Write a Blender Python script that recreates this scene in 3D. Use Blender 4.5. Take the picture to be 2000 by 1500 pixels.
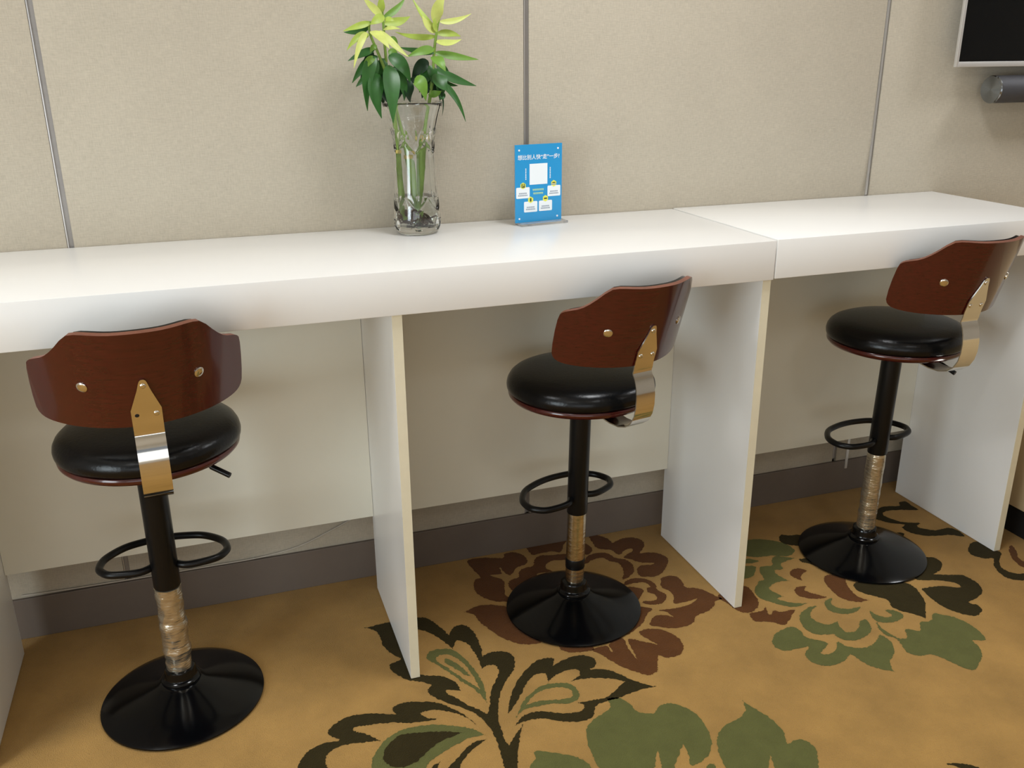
import bpy, bmesh, math, random
from mathutils import Vector, Matrix, Euler
from mathutils.geometry import delaunay_2d_cdt
random.seed(7)
PI = math.pi
for o in list(bpy.data.objects): bpy.data.objects.remove(o)
scene = bpy.context.scene
COL = scene.collection

# ------------------------------------------------------------------ camera
CAM_LOC = Vector((0.0, -1.8839, 1.4771)); CAM_ROT = Euler((1.2259, 0.0075, -0.33)); FPX = 1777.35
cam_d = bpy.data.cameras.new('camera'); cam_d.sensor_width = 36; cam_d.lens = FPX/2000*36
cam_d.clip_start = 0.02
cam = bpy.data.objects.new('camera', cam_d); cam.location = CAM_LOC; cam.rotation_euler = CAM_ROT
COL.objects.link(cam); scene.camera = cam
# ------------------------------------------------------------------ world and light
world = bpy.data.worlds.new('world'); scene.world = world; world.use_nodes = True
world.node_tree.nodes['Background'].inputs[0].default_value = (0.75, 0.85, 1.0, 1)
world.node_tree.nodes['Background'].inputs[1].default_value = 0.3
def area(name, loc, rot, sx, sy, power, col):
    l = bpy.data.lights.new(name, 'AREA'); l.shape = 'RECTANGLE'; l.size = sx; l.size_y = sy
    l.energy = power; l.color = col
    o = bpy.data.objects.new(name, l); o.location = loc; o.rotation_euler = rot; COL.objects.link(o); return o
WARM = (0.95, 0.975, 1.0)
for i, (x, y, pw) in enumerate([(-1.3, -2.6, 7), (1.1, -2.6, 7), (3.5, -2.6, 5), (-1.3, -0.38, 21), (1.1, -0.38, 21), (3.5, -0.38, 24)]):
    area('ceiling_lamp', (x, y, 2.735), (0, 0, 0), 0.5, 0.5, pw, WARM)
area('daylight_and_fill', (-2.93, -2.4, 1.15), (0, -PI/2, 0), 1.5, 1.5, 68, (0.84, 0.95, 1.0))
area('daylight_and_fill', (-1.1, -4.53, 0.95), (PI/2, 0, 0), 3.2, 1.2, 21, (0.97, 0.99, 1.0))  # added fill from the front wall, low enough to reach under the counter
scene.view_settings.view_transform = 'Standard'; scene.view_settings.look = 'None'
scene.view_settings.exposure = -0.02; scene.view_settings.gamma = 1.0; scene.view_settings.use_curve_mapping = False
scene.cycles.max_bounces = 12; scene.cycles.transmission_bounces = 10; scene.cycles.glossy_bounces = 5

# ------------------------------------------------------------------ helpers
ROT = CAM_ROT.to_matrix()
def ray(u, v): return ROT @ Vector(((u-1000)/FPX, -(v-750)/FPX, -1.0))
def on_floor(u, v, z=0.0): d = ray(u, v); return CAM_LOC + d*((z-CAM_LOC.z)/d.z)
def at(u, v, Y): d = ray(u, v); return CAM_LOC + d*((Y-CAM_LOC.y)/d.y)
def srgb(r, g, b):
    f = lambda c: c/12.92 if c <= 0.04045 else ((c+0.055)/1.055)**2.4
    return (f(r/255), f(g/255), f(b/255), 1)
def mat(name, col, rough=0.5, metal=0.0, bump=0.0, bscale=200, var=0.0, vscale=8, trans=0.0, ior=1.45, coat=0.0, spec=0.5, stretch=None, sheen=0.0):
    m = bpy.data.materials.new(name); m.use_nodes = True; nt = m.node_tree; b = nt.nodes['Principled BSDF']
    b.inputs['Base Color'].default_value = col; b.inputs['Roughness'].default_value = rough; b.inputs['Metallic'].default_value = metal
    b.inputs['Specular IOR Level'].default_value = spec; b.inputs['IOR'].default_value = ior
    b.inputs['Transmission Weight'].default_value = trans; b.inputs['Coat Weight'].default_value = coat; b.inputs['Coat Roughness'].default_value = 0.08
    b.inputs['Sheen Weight'].default_value = sheen
    tc = nt.nodes.new('ShaderNodeTexCoord'); mp = nt.nodes.new('ShaderNodeMapping'); nt.links.new(tc.outputs['Object'], mp.inputs['Vector'])
    if stretch: mp.inputs['Scale'].default_value = stretch
    if var > 0:
        n = nt.nodes.new('ShaderNodeTexNoise'); n.inputs['Scale'].default_value = vscale; n.inputs['Detail'].default_value = 6; n.inputs['Roughness'].default_value = 0.6
        nt.links.new(mp.outputs['Vector'], n.inputs['Vector'])
        r = nt.nodes.new('ShaderNodeMapRange'); r.inputs['From Min'].default_value = 0.3; r.inputs['From Max'].default_value = 0.7
        r.inputs['To Min'].default_value = 1-var; r.inputs['To Max'].default_value = 1+var
        nt.links.new(n.outputs['Fac'], r.inputs['Value'])
        mx = nt.nodes.new('ShaderNodeVectorMath'); mx.operation = 'SCALE'; mx.inputs[0].default_value = col[:3]
        nt.links.new(r.outputs['Result'], mx.inputs['Scale']); nt.links.new(mx.outputs['Vector'], b.inputs['Base Color'])
    if bump > 0:
        n2 = nt.nodes.new('ShaderNodeTexNoise'); n2.inputs['Scale'].default_value = bscale; n2.inputs['Detail'].default_value = 4
        nt.links.new(mp.outputs['Vector'], n2.inputs['Vector'])
        bp = nt.nodes.new('ShaderNodeBump'); bp.inputs['Strength'].default_value = bump; bp.inputs['Distance'].default_value = 0.004
        nt.links.new(n2.outputs['Fac'], bp.inputs['Height']); nt.links.new(bp.outputs['Normal'], b.inputs['Normal'])
    return m
def fabric_mat():
    m = mat('wall_fabric', srgb(189, 180, 163), 0.95, var=0.03, vscale=5, spec=0.15)
    nt = m.node_tree; b = nt.nodes['Principled BSDF']; tc = [n for n in nt.nodes if n.type == 'TEX_COORD'][0]
    base = b.inputs['Base Color'].links[0].from_socket
    hs = []
    for sc in ((60, 60, 420), (420, 420, 60)):              # threads running each way
        mp = nt.nodes.new('ShaderNodeMapping'); mp.inputs['Scale'].default_value = sc; nt.links.new(tc.outputs['Object'], mp.inputs['Vector'])
        n = nt.nodes.new('ShaderNodeTexNoise'); n.inputs['Scale'].default_value = 1.0; n.inputs['Detail'].default_value = 3
        nt.links.new(mp.outputs['Vector'], n.inputs['Vector']); hs.append(n)
    ad = nt.nodes.new('ShaderNodeMath'); ad.operation = 'ADD'; nt.links.new(hs[0].outputs['Fac'], ad.inputs[0]); nt.links.new(hs[1].outputs['Fac'], ad.inputs[1])
    bp = nt.nodes.new('ShaderNodeBump'); bp.inputs['Strength'].default_value = 0.35; bp.inputs['Distance'].default_value = 0.002
    nt.links.new(ad.outputs[0], bp.inputs['Height']); nt.links.new(bp.outputs['Normal'], b.inputs['Normal'])
    r = nt.nodes.new('ShaderNodeMapRange'); r.inputs['From Min'].default_value = 0.6; r.inputs['From Max'].default_value = 1.4
    r.inputs['To Min'].default_value = 0.87; r.inputs['To Max'].default_value = 1.11; nt.links.new(ad.outputs[0], r.inputs['Value'])
    mx = nt.nodes.new('ShaderNodeVectorMath'); mx.operation = 'SCALE'; nt.links.new(base, mx.inputs[0]); nt.links.new(r.outputs['Result'], mx.inputs['Scale'])
    nt.links.new(mx.outputs['Vector'], b.inputs['Base Color'])
    return m
def wood_mat():
    m = mat('cherry_veneer', srgb(92, 32, 20), 0.22, var=0.0, coat=0.5, spec=0.5)
    nt = m.node_tree; b = nt.nodes['Principled BSDF']; tc = [n for n in nt.nodes if n.type == 'TEX_COORD'][0]
    mp = nt.nodes.new('ShaderNodeMapping'); mp.inputs['Scale'].default_value = (6, 60, 110); nt.links.new(tc.outputs['Object'], mp.inputs['Vector'])
    n = nt.nodes.new('ShaderNodeTexNoise'); n.inputs['Scale'].default_value = 2; n.inputs['Detail'].default_value = 6; nt.links.new(mp.outputs['Vector'], n.inputs['Vector'])
    cr = nt.nodes.new('ShaderNodeValToRGB'); cr.color_ramp.elements[0].color = srgb(62, 16, 11); cr.color_ramp.elements[1].color = srgb(77, 20, 15)
    cr.color_ramp.elements[0].position = 0.3; cr.color_ramp.elements[1].position = 0.7
    nt.links.new(n.outputs['Fac'], cr.inputs['Fac']); nt.links.new(cr.outputs['Color'], b.inputs['Base Color'])
    return m
def brushed_end_mat():
    m = mat('brushed_end', srgb(150, 156, 162), 0.16, 1.0)
    return m
M = dict(
    fabric=fabric_mat(), wood=wood_mat(),
    white=mat('white_laminate', srgb(244, 243, 240), 0.28, var=0.012, vscale=3, bump=0.02, bscale=30, spec=0.45),
    backp=mat('cream_back_panel', srgb(234, 231, 216), 0.55, var=0.03, vscale=2.5, spec=0.3),
    band=mat('cream_edge_band', srgb(232, 224, 198), 0.4, var=0.03, vscale=20),
    base_b=mat('brown_grey_skirting', srgb(112, 101, 92), 0.55, var=0.06, vscale=6),
    strip=mat('grey_metal_strip', srgb(150, 146, 142), 0.42, 0.6, var=0.05, vscale=40),
    lip=mat('light_metal_lip', srgb(205, 203, 200), 0.3, 0.7),
    dark=mat('dark_gap', srgb(50, 47, 44), 0.9),
    plaster=mat('white_plaster', srgb(226, 224, 218), 0.9, bump=0.05, bscale=120),
    roomwall=mat('room_wall_beige', srgb(216, 213, 208), 0.9, var=0.03),
    tan=mat('carpet_tan', srgb(176, 137, 76), 1.0, bump=0.8, bscale=330, var=0.15, vscale=6, spec=0.05, sheen=0.15),
    rust=mat('carpet_rust', srgb(98, 59, 24), 1.0, bump=0.8, bscale=330, var=0.10, vscale=20, spec=0.05, sheen=0.1),
    olive=mat('carpet_dark_olive', srgb(54, 46, 22), 1.0, bump=0.8, bscale=330, var=0.10, vscale=20, spec=0.05, sheen=0.05),
    green=mat('carpet_sage', srgb(101, 102, 56), 1.0, bump=0.8, bscale=330, var=0.08, vscale=20, spec=0.05, sheen=0.1),
    blackgloss=mat('gloss_black_enamel', srgb(5, 6, 8), 0.14, bump=0.01, bscale=20, spec=0.42),
    blacksatin=mat('satin_black_steel', srgb(14, 14, 15), 0.30, spec=0.32),
    vinyl=mat('black_vinyl', srgb(8, 9, 11), 0.25, bump=0.10, bscale=160, spec=0.36),
    chrome=mat('chrome', srgb(225, 220, 210), 0.10, 1.0, bump=0.015, bscale=25),
    worn=mat('worn_chrome_tube', srgb(196, 184, 162), 0.22, 1.0, bump=0.25, bscale=40, var=0.18, vscale=30, stretch=(1, 1, 3)),
    wrap=mat('clear_wrap_film', srgb(196, 186, 166), 0.2, 0.85, bump=0.4, bscale=55, var=0.15, vscale=35, stretch=(1, 1, 3)),
    ply=mat('pale_ply_edge', srgb(122, 76, 58), 0.5, var=0.2, vscale=40),
    glass=mat('clear_glass', (0.97, 0.985, 0.98, 1), 0.0, trans=1.0, ior=1.48),
    water=mat('water', (0.95, 0.97, 0.93, 1), 0.0, trans=1.0, ior=1.33),
    acrylic=mat('clear_acrylic', (0.96, 0.97, 0.97, 1), 0.05, trans=0.85, ior=1.45),
    lime=mat('lime_leaf', srgb(204, 214, 118), 0.45, var=0.10, vscale=30),
    limem=mat('yellow_green_leaf', srgb(168, 190, 80), 0.45, var=0.12, vscale=30),
    mid=mat('mid_green_leaf', srgb(108, 150, 54), 0.42, var=0.12, vscale=30),
    deep=mat('dark_green_leaf', srgb(50, 98, 42), 0.38, var=0.18, vscale=30),
    deeper=mat('very_dark_leaf', srgb(26, 58, 32), 0.4, var=0.18, vscale=30),
    stalk=mat('bamboo_green', srgb(120, 150, 60), 0.4, var=0.25, vscale=25),
    node=mat('bamboo_node', srgb(196, 176, 96), 0.6, var=0.2, vscale=60),
    root=mat('brown_root', srgb(86, 62, 48), 0.9, var=0.3, vscale=60, bump=0.4),
    blue=mat('sign_blue', srgb(44, 152, 212), 0.25, var=0.02, coat=0.3),
    paper=mat('sign_white', srgb(240, 246, 250), 0.4),
    pale=mat('sign_pale_green', srgb(190, 226, 170), 0.4),
    yellow=mat('sign_yellow', srgb(236, 236, 96), 0.4),
    ink=mat('sign_ink', srgb(70, 74, 50), 0.5),
    greyink=mat('sign_grey_ink', srgb(150, 160, 175), 0.5),
    screen=mat('screen_glass', srgb(6, 7, 8), 0.14, spec=0.22),
    silver=mat('silver_bezel', srgb(226, 226, 226), 0.38, 0.7),
    tvback=mat('tv_back', srgb(36, 36, 38), 0.5),
    bar=mat('grey_speaker_mesh', srgb(78, 78, 82), 0.5, 0.4, bump=0.25, bscale=700),
    barend=brushed_end_mat(),
    wire=mat('pale_cable', srgb(196, 188, 176), 0.6),
    cab=mat('beige_cabinet', srgb(205, 182, 142), 0.8, var=0.04, bump=0.1, bscale=200),
    black=mat('black_plinth', srgb(20, 20, 20), 0.6),
    frame=mat('window_frame_white', srgb(232, 232, 230), 0.4),
)
def obj(name, bm, m, parent=None, smooth=None, loc=None):
    me = bpy.data.meshes.new(name); bmesh.ops.recalc_face_normals(bm, faces=bm.faces[:]); bm.to_mesh(me); bm.free()
    for mm in (m if isinstance(m, (list, tuple)) else [m]): me.materials.append(mm)
    if smooth is not None:
        me.polygons.foreach_set('use_smooth', [True]*len(me.polygons))
        me.set_sharp_from_angle(angle=math.radians(smooth))
    o = bpy.data.objects.new(name, me); COL.objects.link(o)
    if loc: o.location = loc
    if parent: o.parent = parent
    return o
def thing(name, label, cat, loc=(0, 0, 0), rz=0.0, group=None):
    o = bpy.data.objects.new(name, None); o.empty_display_size = 0.05; COL.objects.link(o)
    o.location = loc; o.rotation_euler = (0, 0, rz); o['label'] = label; o['category'] = cat
    if group: o['group'] = group
    return o
def struct(o): o['kind'] = 'structure'; return o
def box(bm, x0, x1, y0, y1, z0, z1, bev=0.0, seg=2):
    vs = [bm.verts.new((x, y, z)) for x in (x0, x1) for y in (y0, y1) for z in (z0, z1)]
    F = [(0, 1, 3, 2), (4, 6, 7, 5), (0, 4, 5, 1), (2, 3, 7, 6), (0, 2, 6, 4), (1, 5, 7, 3)]
    fs = [bm.faces.new([vs[i] for i in f]) for f in F]
    if bev > 0:
        es = list({e for f in fs for e in f.edges})
        bmesh.ops.bevel(bm, geom=es, offset=bev, segments=seg, affect='EDGES', profile=0.5)
    return bm
def nbox(*a, **k): return box(bmesh.new(), *a, **k)
def lathe(prof, n=64, bm=None, c=(0, 0, 0), axis='z', fn=None):
    bm = bm or bmesh.new(); rings = []
    for (r, z) in prof:
        ring = []
        for i in range(n):
            t = 2*PI*i/n; rr = r if fn is None else fn(r, z, t)
            p = (rr*math.cos(t), rr*math.sin(t), z)
            if axis == 'x': p = (z, rr*math.cos(t), rr*math.sin(t))
            ring.append(bm.verts.new((p[0]+c[0], p[1]+c[1], p[2]+c[2])))
        rings.append(ring)
    for a, b in zip(rings, rings[1:]):
        for i in range(n): bm.faces.new((a[i], a[(i+1) % n], b[(i+1) % n], b[i]))
    for ring, rv in ((rings[0], True), (rings[-1], False)):
        bm.faces.new(ring[::-1] if rv else ring)
    return bm
def tube(pts, r, n=12, closed=False, bm=None, radii=None):
    bm = bm or bmesh.new(); pts = [Vector(p) for p in pts]; N = len(pts); rings = []
    up = None
    for i, p in enumerate(pts):
        if closed: d = pts[(i+1) % N]-pts[i-1]
        else: d = pts[min(i+1, N-1)]-pts[max(i-1, 0)]
        d.normalize()
        if up is None: up = Vector((0, 0, 1)) if abs(d.z) < 0.9 else Vector((1, 0, 0))
        s = d.cross(up)
        if s.length < 1e-6: s = d.orthogonal()
        s.normalize(); up2 = s.cross(d).normalized(); up = up2
        rr = radii[i] if radii else r
        rings.append([bm.verts.new(p+(s*math.cos(2*PI*k/n)+up2*math.sin(2*PI*k/n))*rr) for k in range(n)])
    for i in range(N if closed else N-1):
        a, b = rings[i], rings[(i+1) % N]
        for k in range(n): bm.faces.new((a[k], a[(k+1) % n], b[(k+1) % n], b[k]))
    if not closed: bm.faces.new(rings[0][::-1]); bm.faces.new(rings[-1])
    return bm
def catmull(P, k=6, closed=True):
    out = []; n = len(P)
    for i in range(n if closed else n-1):
        g = lambda j: P[j % n] if closed else P[max(0, min(n-1, j))]
        p0, p1, p2, p3 = g(i-1), g(i), g(i+1), g(i+2)
        for s in range(k):
            t = s/k
            out.append(tuple(0.5*((2*b)+(-a+c)*t+(2*a-5*b+4*c-d)*t*t+(-a+3*b-3*c+d)*t**3) for a, b, c, d in zip(p0, p1, p2, p3)))
    if not closed: out.append(tuple(P[-1]))
    return out

# ------------------------------------------------------------------ room shell
XL, XR, YF, YB, ZC = -3.0, 5.2, -4.6, 0.5356, 2.78
H = 1.05
# carpet pattern: outlines lie on the floor at their own places; each is woven pile a hair proud of the ground colour
R3 = lambda P: [(560+x/2.7027, 1180+y/2.7027) for x, y in P]
R4 = lambda P: [(1000+x/2, 1300+y/2) for x, y in P]
R5 = lambda P: [(880+x/3.2258, 1000+y/3.2258) for x, y in P]
R6 = lambda P: [(1420+x/3.4483, 920+y/3.4483) for x, y in P]
PAT = [  # (material slot, layer, outline)
 (2, 0, R3([(420,125),(420,125),(480,150),(510,220),(550,260),(605,290),(550,315),(545,335),(580,370),(640,400),(700,410),(760,425),(745,455),(760,480),(830,515),(920,545),(1000,580),(1060,640),(1100,700),(1130,790),(1150,865),(1160,950),(1160,1050),(1230,1050),(1220,950),(1220,865),(1225,740),(1243,645),(1243,645),(1200,700),(1172,750),(1172,750),(1150,710),(1125,640),(1115,560),(1120,500),(1140,440),(1170,385),(1200,340),(1200,285),(1170,255),(1110,250),(1060,260),(1032,280),(1032,280),(1025,230),(1000,170),(965,125),(920,110),(880,125),(855,165),(855,165),(830,140),(790,105),(740,75),(690,72),(620,85),(540,95)])),
 (0, 1, R3([(690,135),(750,150),(800,180),(850,215),(875,235),(875,235),(895,195),(920,195),(960,215),(990,255),(1015,300),(1030,345),(1030,345),(1060,325),(1100,325),(1120,355),(1110,390),(1090,430),(1075,490),(1070,540),(1060,580),(1030,565),(960,535),(900,500),(850,475),(845,455),(918,460),(918,460),(905,430),(870,400),(800,380),(710,375),(650,350),(640,320),(640,290),(600,230),(590,170),(620,130)])),
 (3, 2, R3([(740,275),(760,250),(820,238),(880,245),(930,280),(980,335),(1020,390),(1045,450),(1055,518),(1055,518),(1030,490),(990,450),(930,415),(860,365),(800,325),(745,295)])),
 (0, 3, R3([(790,290),(810,272),(850,268),(900,290),(950,335),(990,390),(1015,445),(1015,445),(960,415),(900,375),(850,340),(800,310)])),
 (3, 4, R3([(835,292),(870,300),(930,340),(968,382),(968,382),(945,378),(890,345),(840,315)])),
 (2, 0, R3([(1168,575),(1180,500),(1210,420),(1260,350),(1320,300),(1380,285),(1410,290),(1405,325),(1405,325),(1450,300),(1530,272),(1590,275),(1630,295),(1625,330),(1600,345),(1680,345),(1760,370),(1820,400),(1940,435),(1940,435),(1860,455),(1790,480),(1740,500),(1680,515),(1630,540),(1620,590),(1570,615),(1480,622),(1400,610),(1330,605),(1270,615),(1210,637),(1210,637),(1250,590),(1310,570),(1370,568),(1440,575),(1510,575),(1560,560),(1570,535),(1545,520),(1545,520),(1630,505),(1690,490),(1740,450),(1788,410),(1788,410),(1720,395),(1620,390),(1560,395),(1508,405),(1508,405),(1545,375),(1540,350),(1500,345),(1440,365),(1405,385),(1380,410),(1380,410),(1370,375),(1350,365),(1300,380),(1260,430),(1230,490),(1200,535)])),
 (3, 0, R3([(1215,592),(1215,592),(1240,530),(1290,470),(1350,430),(1420,418),(1490,420),(1530,445),(1545,480),(1530,510),(1480,525),(1400,525),(1320,540),(1250,560)])),
 (0, 1, R3([(1262,532),(1310,480),(1370,450),(1440,440),(1490,450),(1510,475),(1500,495),(1440,505),(1360,510),(1300,520)])),
 (2, 0, R3([(992,630),(992,630),(950,600),(900,580),(840,565),(780,560),(720,568),(710,580),(740,600),(785,608),(720,620),(650,628),(590,625),(500,630),(420,640),(360,650),(350,665),(370,675),(430,690),(485,720),(485,720),(420,728),(330,740),(260,760),(220,790),(205,820),(215,865),(240,920),(300,1000),(120,1000),(70,920),(60,860),(90,800),(130,765),(200,735),(280,718),(235,700),(220,675),(240,645),(300,605),(370,585),(460,578),(575,582),(558,560),(570,540),(620,520),(700,515),(790,520),(860,545),(930,580)])),
 (3, 0, R3([(1048,690),(1048,690),(980,660),(900,645),(820,637),(740,640),(640,655),(560,690),(500,740),(460,800),(450,865),(470,940),(560,980),(660,930),(720,880),(760,830),(830,780),(900,740),(970,705)])),
 (2, 1, R3([(918,680),(918,680),(850,675),(770,675),(700,680),(610,690),(550,730),(515,780),(515,830),(560,860),(620,862),(690,830),(740,780),(810,730)])),
 (2, 0, R3([(1050,715),(1050,715),(1000,725),(950,760),(900,815),(850,870),(820,960),(890,960),(912,865),(950,800),(1010,745)])),
 (2, 0, R3([(808,835),(808,835),(765,865),(730,960),(790,960),(795,880)])),
 (3, 0, R4([(372,130),(420,128),(460,150),(490,180),(550,187),(575,160),(620,148),(680,165),(730,200),(765,250),(780,300),(770,345),(740,375),(700,390),(690,350),(668,305),(668,305),(655,340),(635,400),(630,500),(585,500),(585,400),(568,318),(568,318),(557,400),(550,500),(380,500),(340,400),(300,320),(292,250),(320,210),(360,185),(385,160)])),
 (3, 0, R4([(903,140),(903,140),(960,175),(1020,215),(1060,260),(1075,305),(1110,290),(1150,295),(1185,325),(1195,370),(1190,480),(1035,480),(1025,400),(1010,352),(1010,352),(1003,400),(998,480),(870,480),(830,390),(805,330),(803,280),(830,235),(890,205),(910,175)])),
 (3, 0, R4([(90,335),(160,340),(240,355),(300,385),(345,470),(355,540),(60,540),(70,400),(92,365)])),
 (3, 0, R4([(775,385),(795,395),(800,480),(750,480),(760,400)])),
 (2, 0, R4([(1700,385),(1760,383),(1820,398),(1850,430),(1790,440),(1750,400)])),
 (1, 0, R5([(480,215),(560,185),(650,165),(730,150),(738,165),(710,215),(690,255),(640,250),(560,262),(520,272),(490,245)])),
 (1, 0, R5([(840,200),(870,210),(892,235),(880,262),(845,270),(800,260),(800,220)])),
 (1, 0, R5([(868,138),(930,148),(990,170),(1020,195),(1050,180),(1110,162),(1180,168),(1215,190),(1215,225),(1190,260),(1260,255),(1320,265),(1365,290),(1370,320),(1350,360),(1320,395),(1270,408),(1190,400),(1185,345),(1270,332),(1275,320),(1200,318),(1140,300),(1090,285),(1140,250),(1145,232),(1100,240),(1060,270),(1010,240),(930,230),(895,195)])),
 (1, 0, R5([(845,305),(870,275),(930,258),(990,262),(1040,290),(1100,300),(1145,330),(1155,370),(1130,405),(1085,425),(1090,390),(1080,345),(1050,320),(1000,310),(960,290),(900,300),(845,330)])),
 (1, 0, R5([(525,325),(530,300),(570,275),(640,272),(700,265),(760,268),(770,300),(660,305),(610,325),(600,355),(640,375),(560,385),(530,410),(480,430),(425,470),(395,500),(365,460),(380,430),(430,410),(430,385),(460,355),(510,345)])),
 (1, 0, R5([(105,310),(180,290),(260,290),(330,290),(340,265),(390,255),(440,265),(480,295),(475,330),(420,350),(370,400),(310,350),(320,390),(250,400),(330,430),(340,470),(345,520),(390,560),(300,565),(220,545),(165,510),(145,465),(160,425),(190,415),(150,370)])),
 (1, 0, R5([(92,630),(92,630),(150,600),(220,585),(300,590),(360,600),(500,650),(600,750),(570,820),(470,835),(380,815),(300,780),(230,730),(180,690),(150,650)])),
 (1, 0, R5([(1100,440),(1130,425),(1190,418),(1250,430),(1295,460),(1300,490),(1350,515),(1360,545),(1330,575),(1270,585),(1210,575),(1220,562),(1270,562),(1300,545),(1285,520),(1240,505),(1240,480),(1260,470),(1220,445),(1150,450),(1100,460)])),
 (1, 0, R5([(1110,475),(1180,478),(1215,495),(1195,540),(1160,560),(1110,520)])),
 (1, 0, R5([(1330,415),(1380,402),(1430,412),(1460,440),(1480,475),(1540,480),(1600,495),(1650,520),(1715,548),(1715,548),(1670,560),(1660,590),(1620,625),(1550,655),(1530,695),(1500,715),(1430,730),(1360,730),(1260,715),(1260,690),(1290,655),(1350,650),(1408,665),(1408,665),(1360,630),(1310,620),(1380,612),(1450,600),(1520,575),(1555,545),(1555,545),(1480,565),(1410,575),(1405,530),(1380,500),(1330,475),(1325,440)])),
 (1, 0, R5([(1170,600),(1270,610),(1240,640),(1210,700),(1160,745),(1100,780),(1020,790),(1060,720),(1120,650)])),
 (1, 0, R5([(1190,755),(1240,738),(1320,740),(1390,765),(1440,800),(1468,845),(1455,890),(1420,910),(1360,918),(1310,905),(1305,960),(1300,1000),(1260,1028),(1200,1018),(1120,990),(1030,950),(960,905),(890,868),(985,845),(1010,880),(1022,872),(1000,840),(1030,790),(1090,800),(1120,860),(1175,932),(1175,932),(1160,890),(1120,825),(1130,800),(1180,810),(1250,825),(1305,837),(1305,837),(1260,810),(1205,780)])),
 (1, 0, R5([(690,858),(700,830),(860,830),(905,865),(850,880),(760,885),(700,872)])),
 (1, 0, R6([(115,775),(150,790),(180,825),(205,865),(208,915),(170,948),(120,955),(60,935),(0,890),(-60,850),(-20,800),(50,780)])),
 (1, 0, R6([(155,960),(200,950),(245,935),(258,915),(275,960),(300,965),(315,940),(370,950),(420,938),(454,938),(454,938),(430,985),(400,1030),(360,1035),(290,1015),(200,1015),(165,990)])),
 (1, 0, R6([(425,680),(450,660),(490,657),(537,672),(510,690),(495,715),(505,737),(470,725),(430,705)])),
 (1, 0, R6([(455,800),(480,780),(530,778),(520,800),(560,820),(620,835),(668,850),(620,860),(540,855),(475,835)])),
 (1, 0, R6([(655,725),(665,705),(710,700),(790,720),(805,760),(830,800),(880,845),(948,870),(948,870),(900,882),(830,875),(760,850),(700,800),(660,750)])),
 (3, 0, R6([(60,480),(140,465),(220,460),(320,470),(400,495),(452,530),(440,560),(390,575),(300,570),(210,580),(140,575),(60,560)])),
 (3, 0, R6([(60,600),(130,592),(212,605),(180,620),(130,622),(60,622)])),
 (3, 0, R6([(70,650),(130,640),(190,645),(185,690),(150,720),(80,720)])),
 (3, 0, R6([(220,665),(230,645),(305,635),(300,600),(330,575),(400,580),(460,588),(460,588),(390,610),(360,630),(375,660),(320,670),(340,700),(412,738),(412,738),(360,745),(300,765),(290,800),(375,845),(375,845),(340,862),(420,885),(530,893),(530,893),(490,910),(420,915),(320,890),(240,865),(195,830),(190,790),(215,745),(250,730),(225,690)])),
 (3, 0, R6([(660,905),(665,875),(707,856),(700,890),(740,920),(820,930),(893,915),(880,940),(830,960),(760,960),(690,940)])),
 (3, 0, R6([(490,985),(500,955),(550,920),(602,910),(565,945),(570,990),(620,1020),(680,1035),(742,1015),(742,1015),(760,1050),(800,1085),(860,1080),(890,1050),(895,1015),(930,1000),(960,1030),(970,1070),(940,1110),(870,1140),(800,1140),(740,1115),(720,1098),(690,1100),(600,1100),(530,1065),(495,1020)])),
 (3, 0, R6([(305,1150),(320,1105),(380,1065),(440,1050),(490,1075),(520,1110),(560,1130),(620,1140),(675,1160),(660,1195),(635,1215),(640,1235),(690,1230),(735,1200),(745,1150),(790,1175),(860,1190),(930,1190),(985,1165),(1020,1125),(1030,1103),(1090,1140),(1125,1190),(1120,1240),(1095,1280),(1122,1350),(1122,1350),(1040,1335),(960,1310),(890,1270),(830,1235),(790,1280),(710,1310),(640,1310),(560,1280),(525,1235),(550,1185),(490,1195),(400,1210),(330,1190)])),
 (3, 0, R6([(960,945),(990,960),(1040,980),(1090,985),(1110,970),(1067,938),(1130,940),(1175,960),(1185,985),(1150,1010),(1090,1022),(1020,1015),(980,990)])),
 (3, 0, R6([(1010,1018),(1030,1050),(1090,1090),(1150,1125),(1210,1125),(1205,1090),(1205,1065),(1245,1070),(1300,1075),(1305,1020),(1370,1010),(1395,958),(1450,970),(1530,985),(1610,1020),(1680,1065),(1742,1130),(1700,1142),(1650,1140),(1700,1190),(1715,1250),(1690,1310),(1658,1342),(1560,1310),(1450,1260),(1370,1235),(1300,1245),(1220,1225),(1180,1180),(1140,1130),(1070,1105),(1020,1060)])),
 (2, 0, R6([(350,455),(365,430),(420,435),(490,430),(560,440),(580,515),(530,515),(480,505),(400,495),(360,475)])),
 (2, 0, R6([(486,595),(540,590),(620,595),(600,640),(560,625),(510,615)])),
 (2, 0, R6([(980,315),(1020,255),(1080,238),(1160,235),(1160,212),(1200,205),(1240,230),(1285,262),(1200,262),(1110,265),(1060,275),(1050,295),(1100,320),(1180,345),(1295,350),(1280,375),(1330,390),(1410,400),(1480,385),(1540,395),(1600,440),(1500,430),(1400,438),(1290,430),(1210,405),(1180,380),(1195,362),(1100,350),(1020,330)])),
 (2, 0, R6([(1300,560),(1340,580),(1400,585),(1445,620),(1440,660),(1410,685),(1390,695),(1480,700),(1570,700),(1640,725),(1700,770),(1720,810),(1690,850),(1630,885),(1690,905),(1715,935),(1690,970),(1620,972),(1530,945),(1440,905),(1380,860),(1315,800),(1350,785),(1450,775),(1540,785),(1575,780),(1540,755),(1460,740),(1380,735),(1270,728),(1250,650)])),
 (2, 0, R6([(850,765),(900,745),(1000,740),(1150,750),(1220,760),(1270,790),(1310,840),(1335,890),(1335,990),(1335,990),(1260,965),(1180,945),(1110,915),(1085,870),(1020,850),(940,830),(880,805)])),
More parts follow.
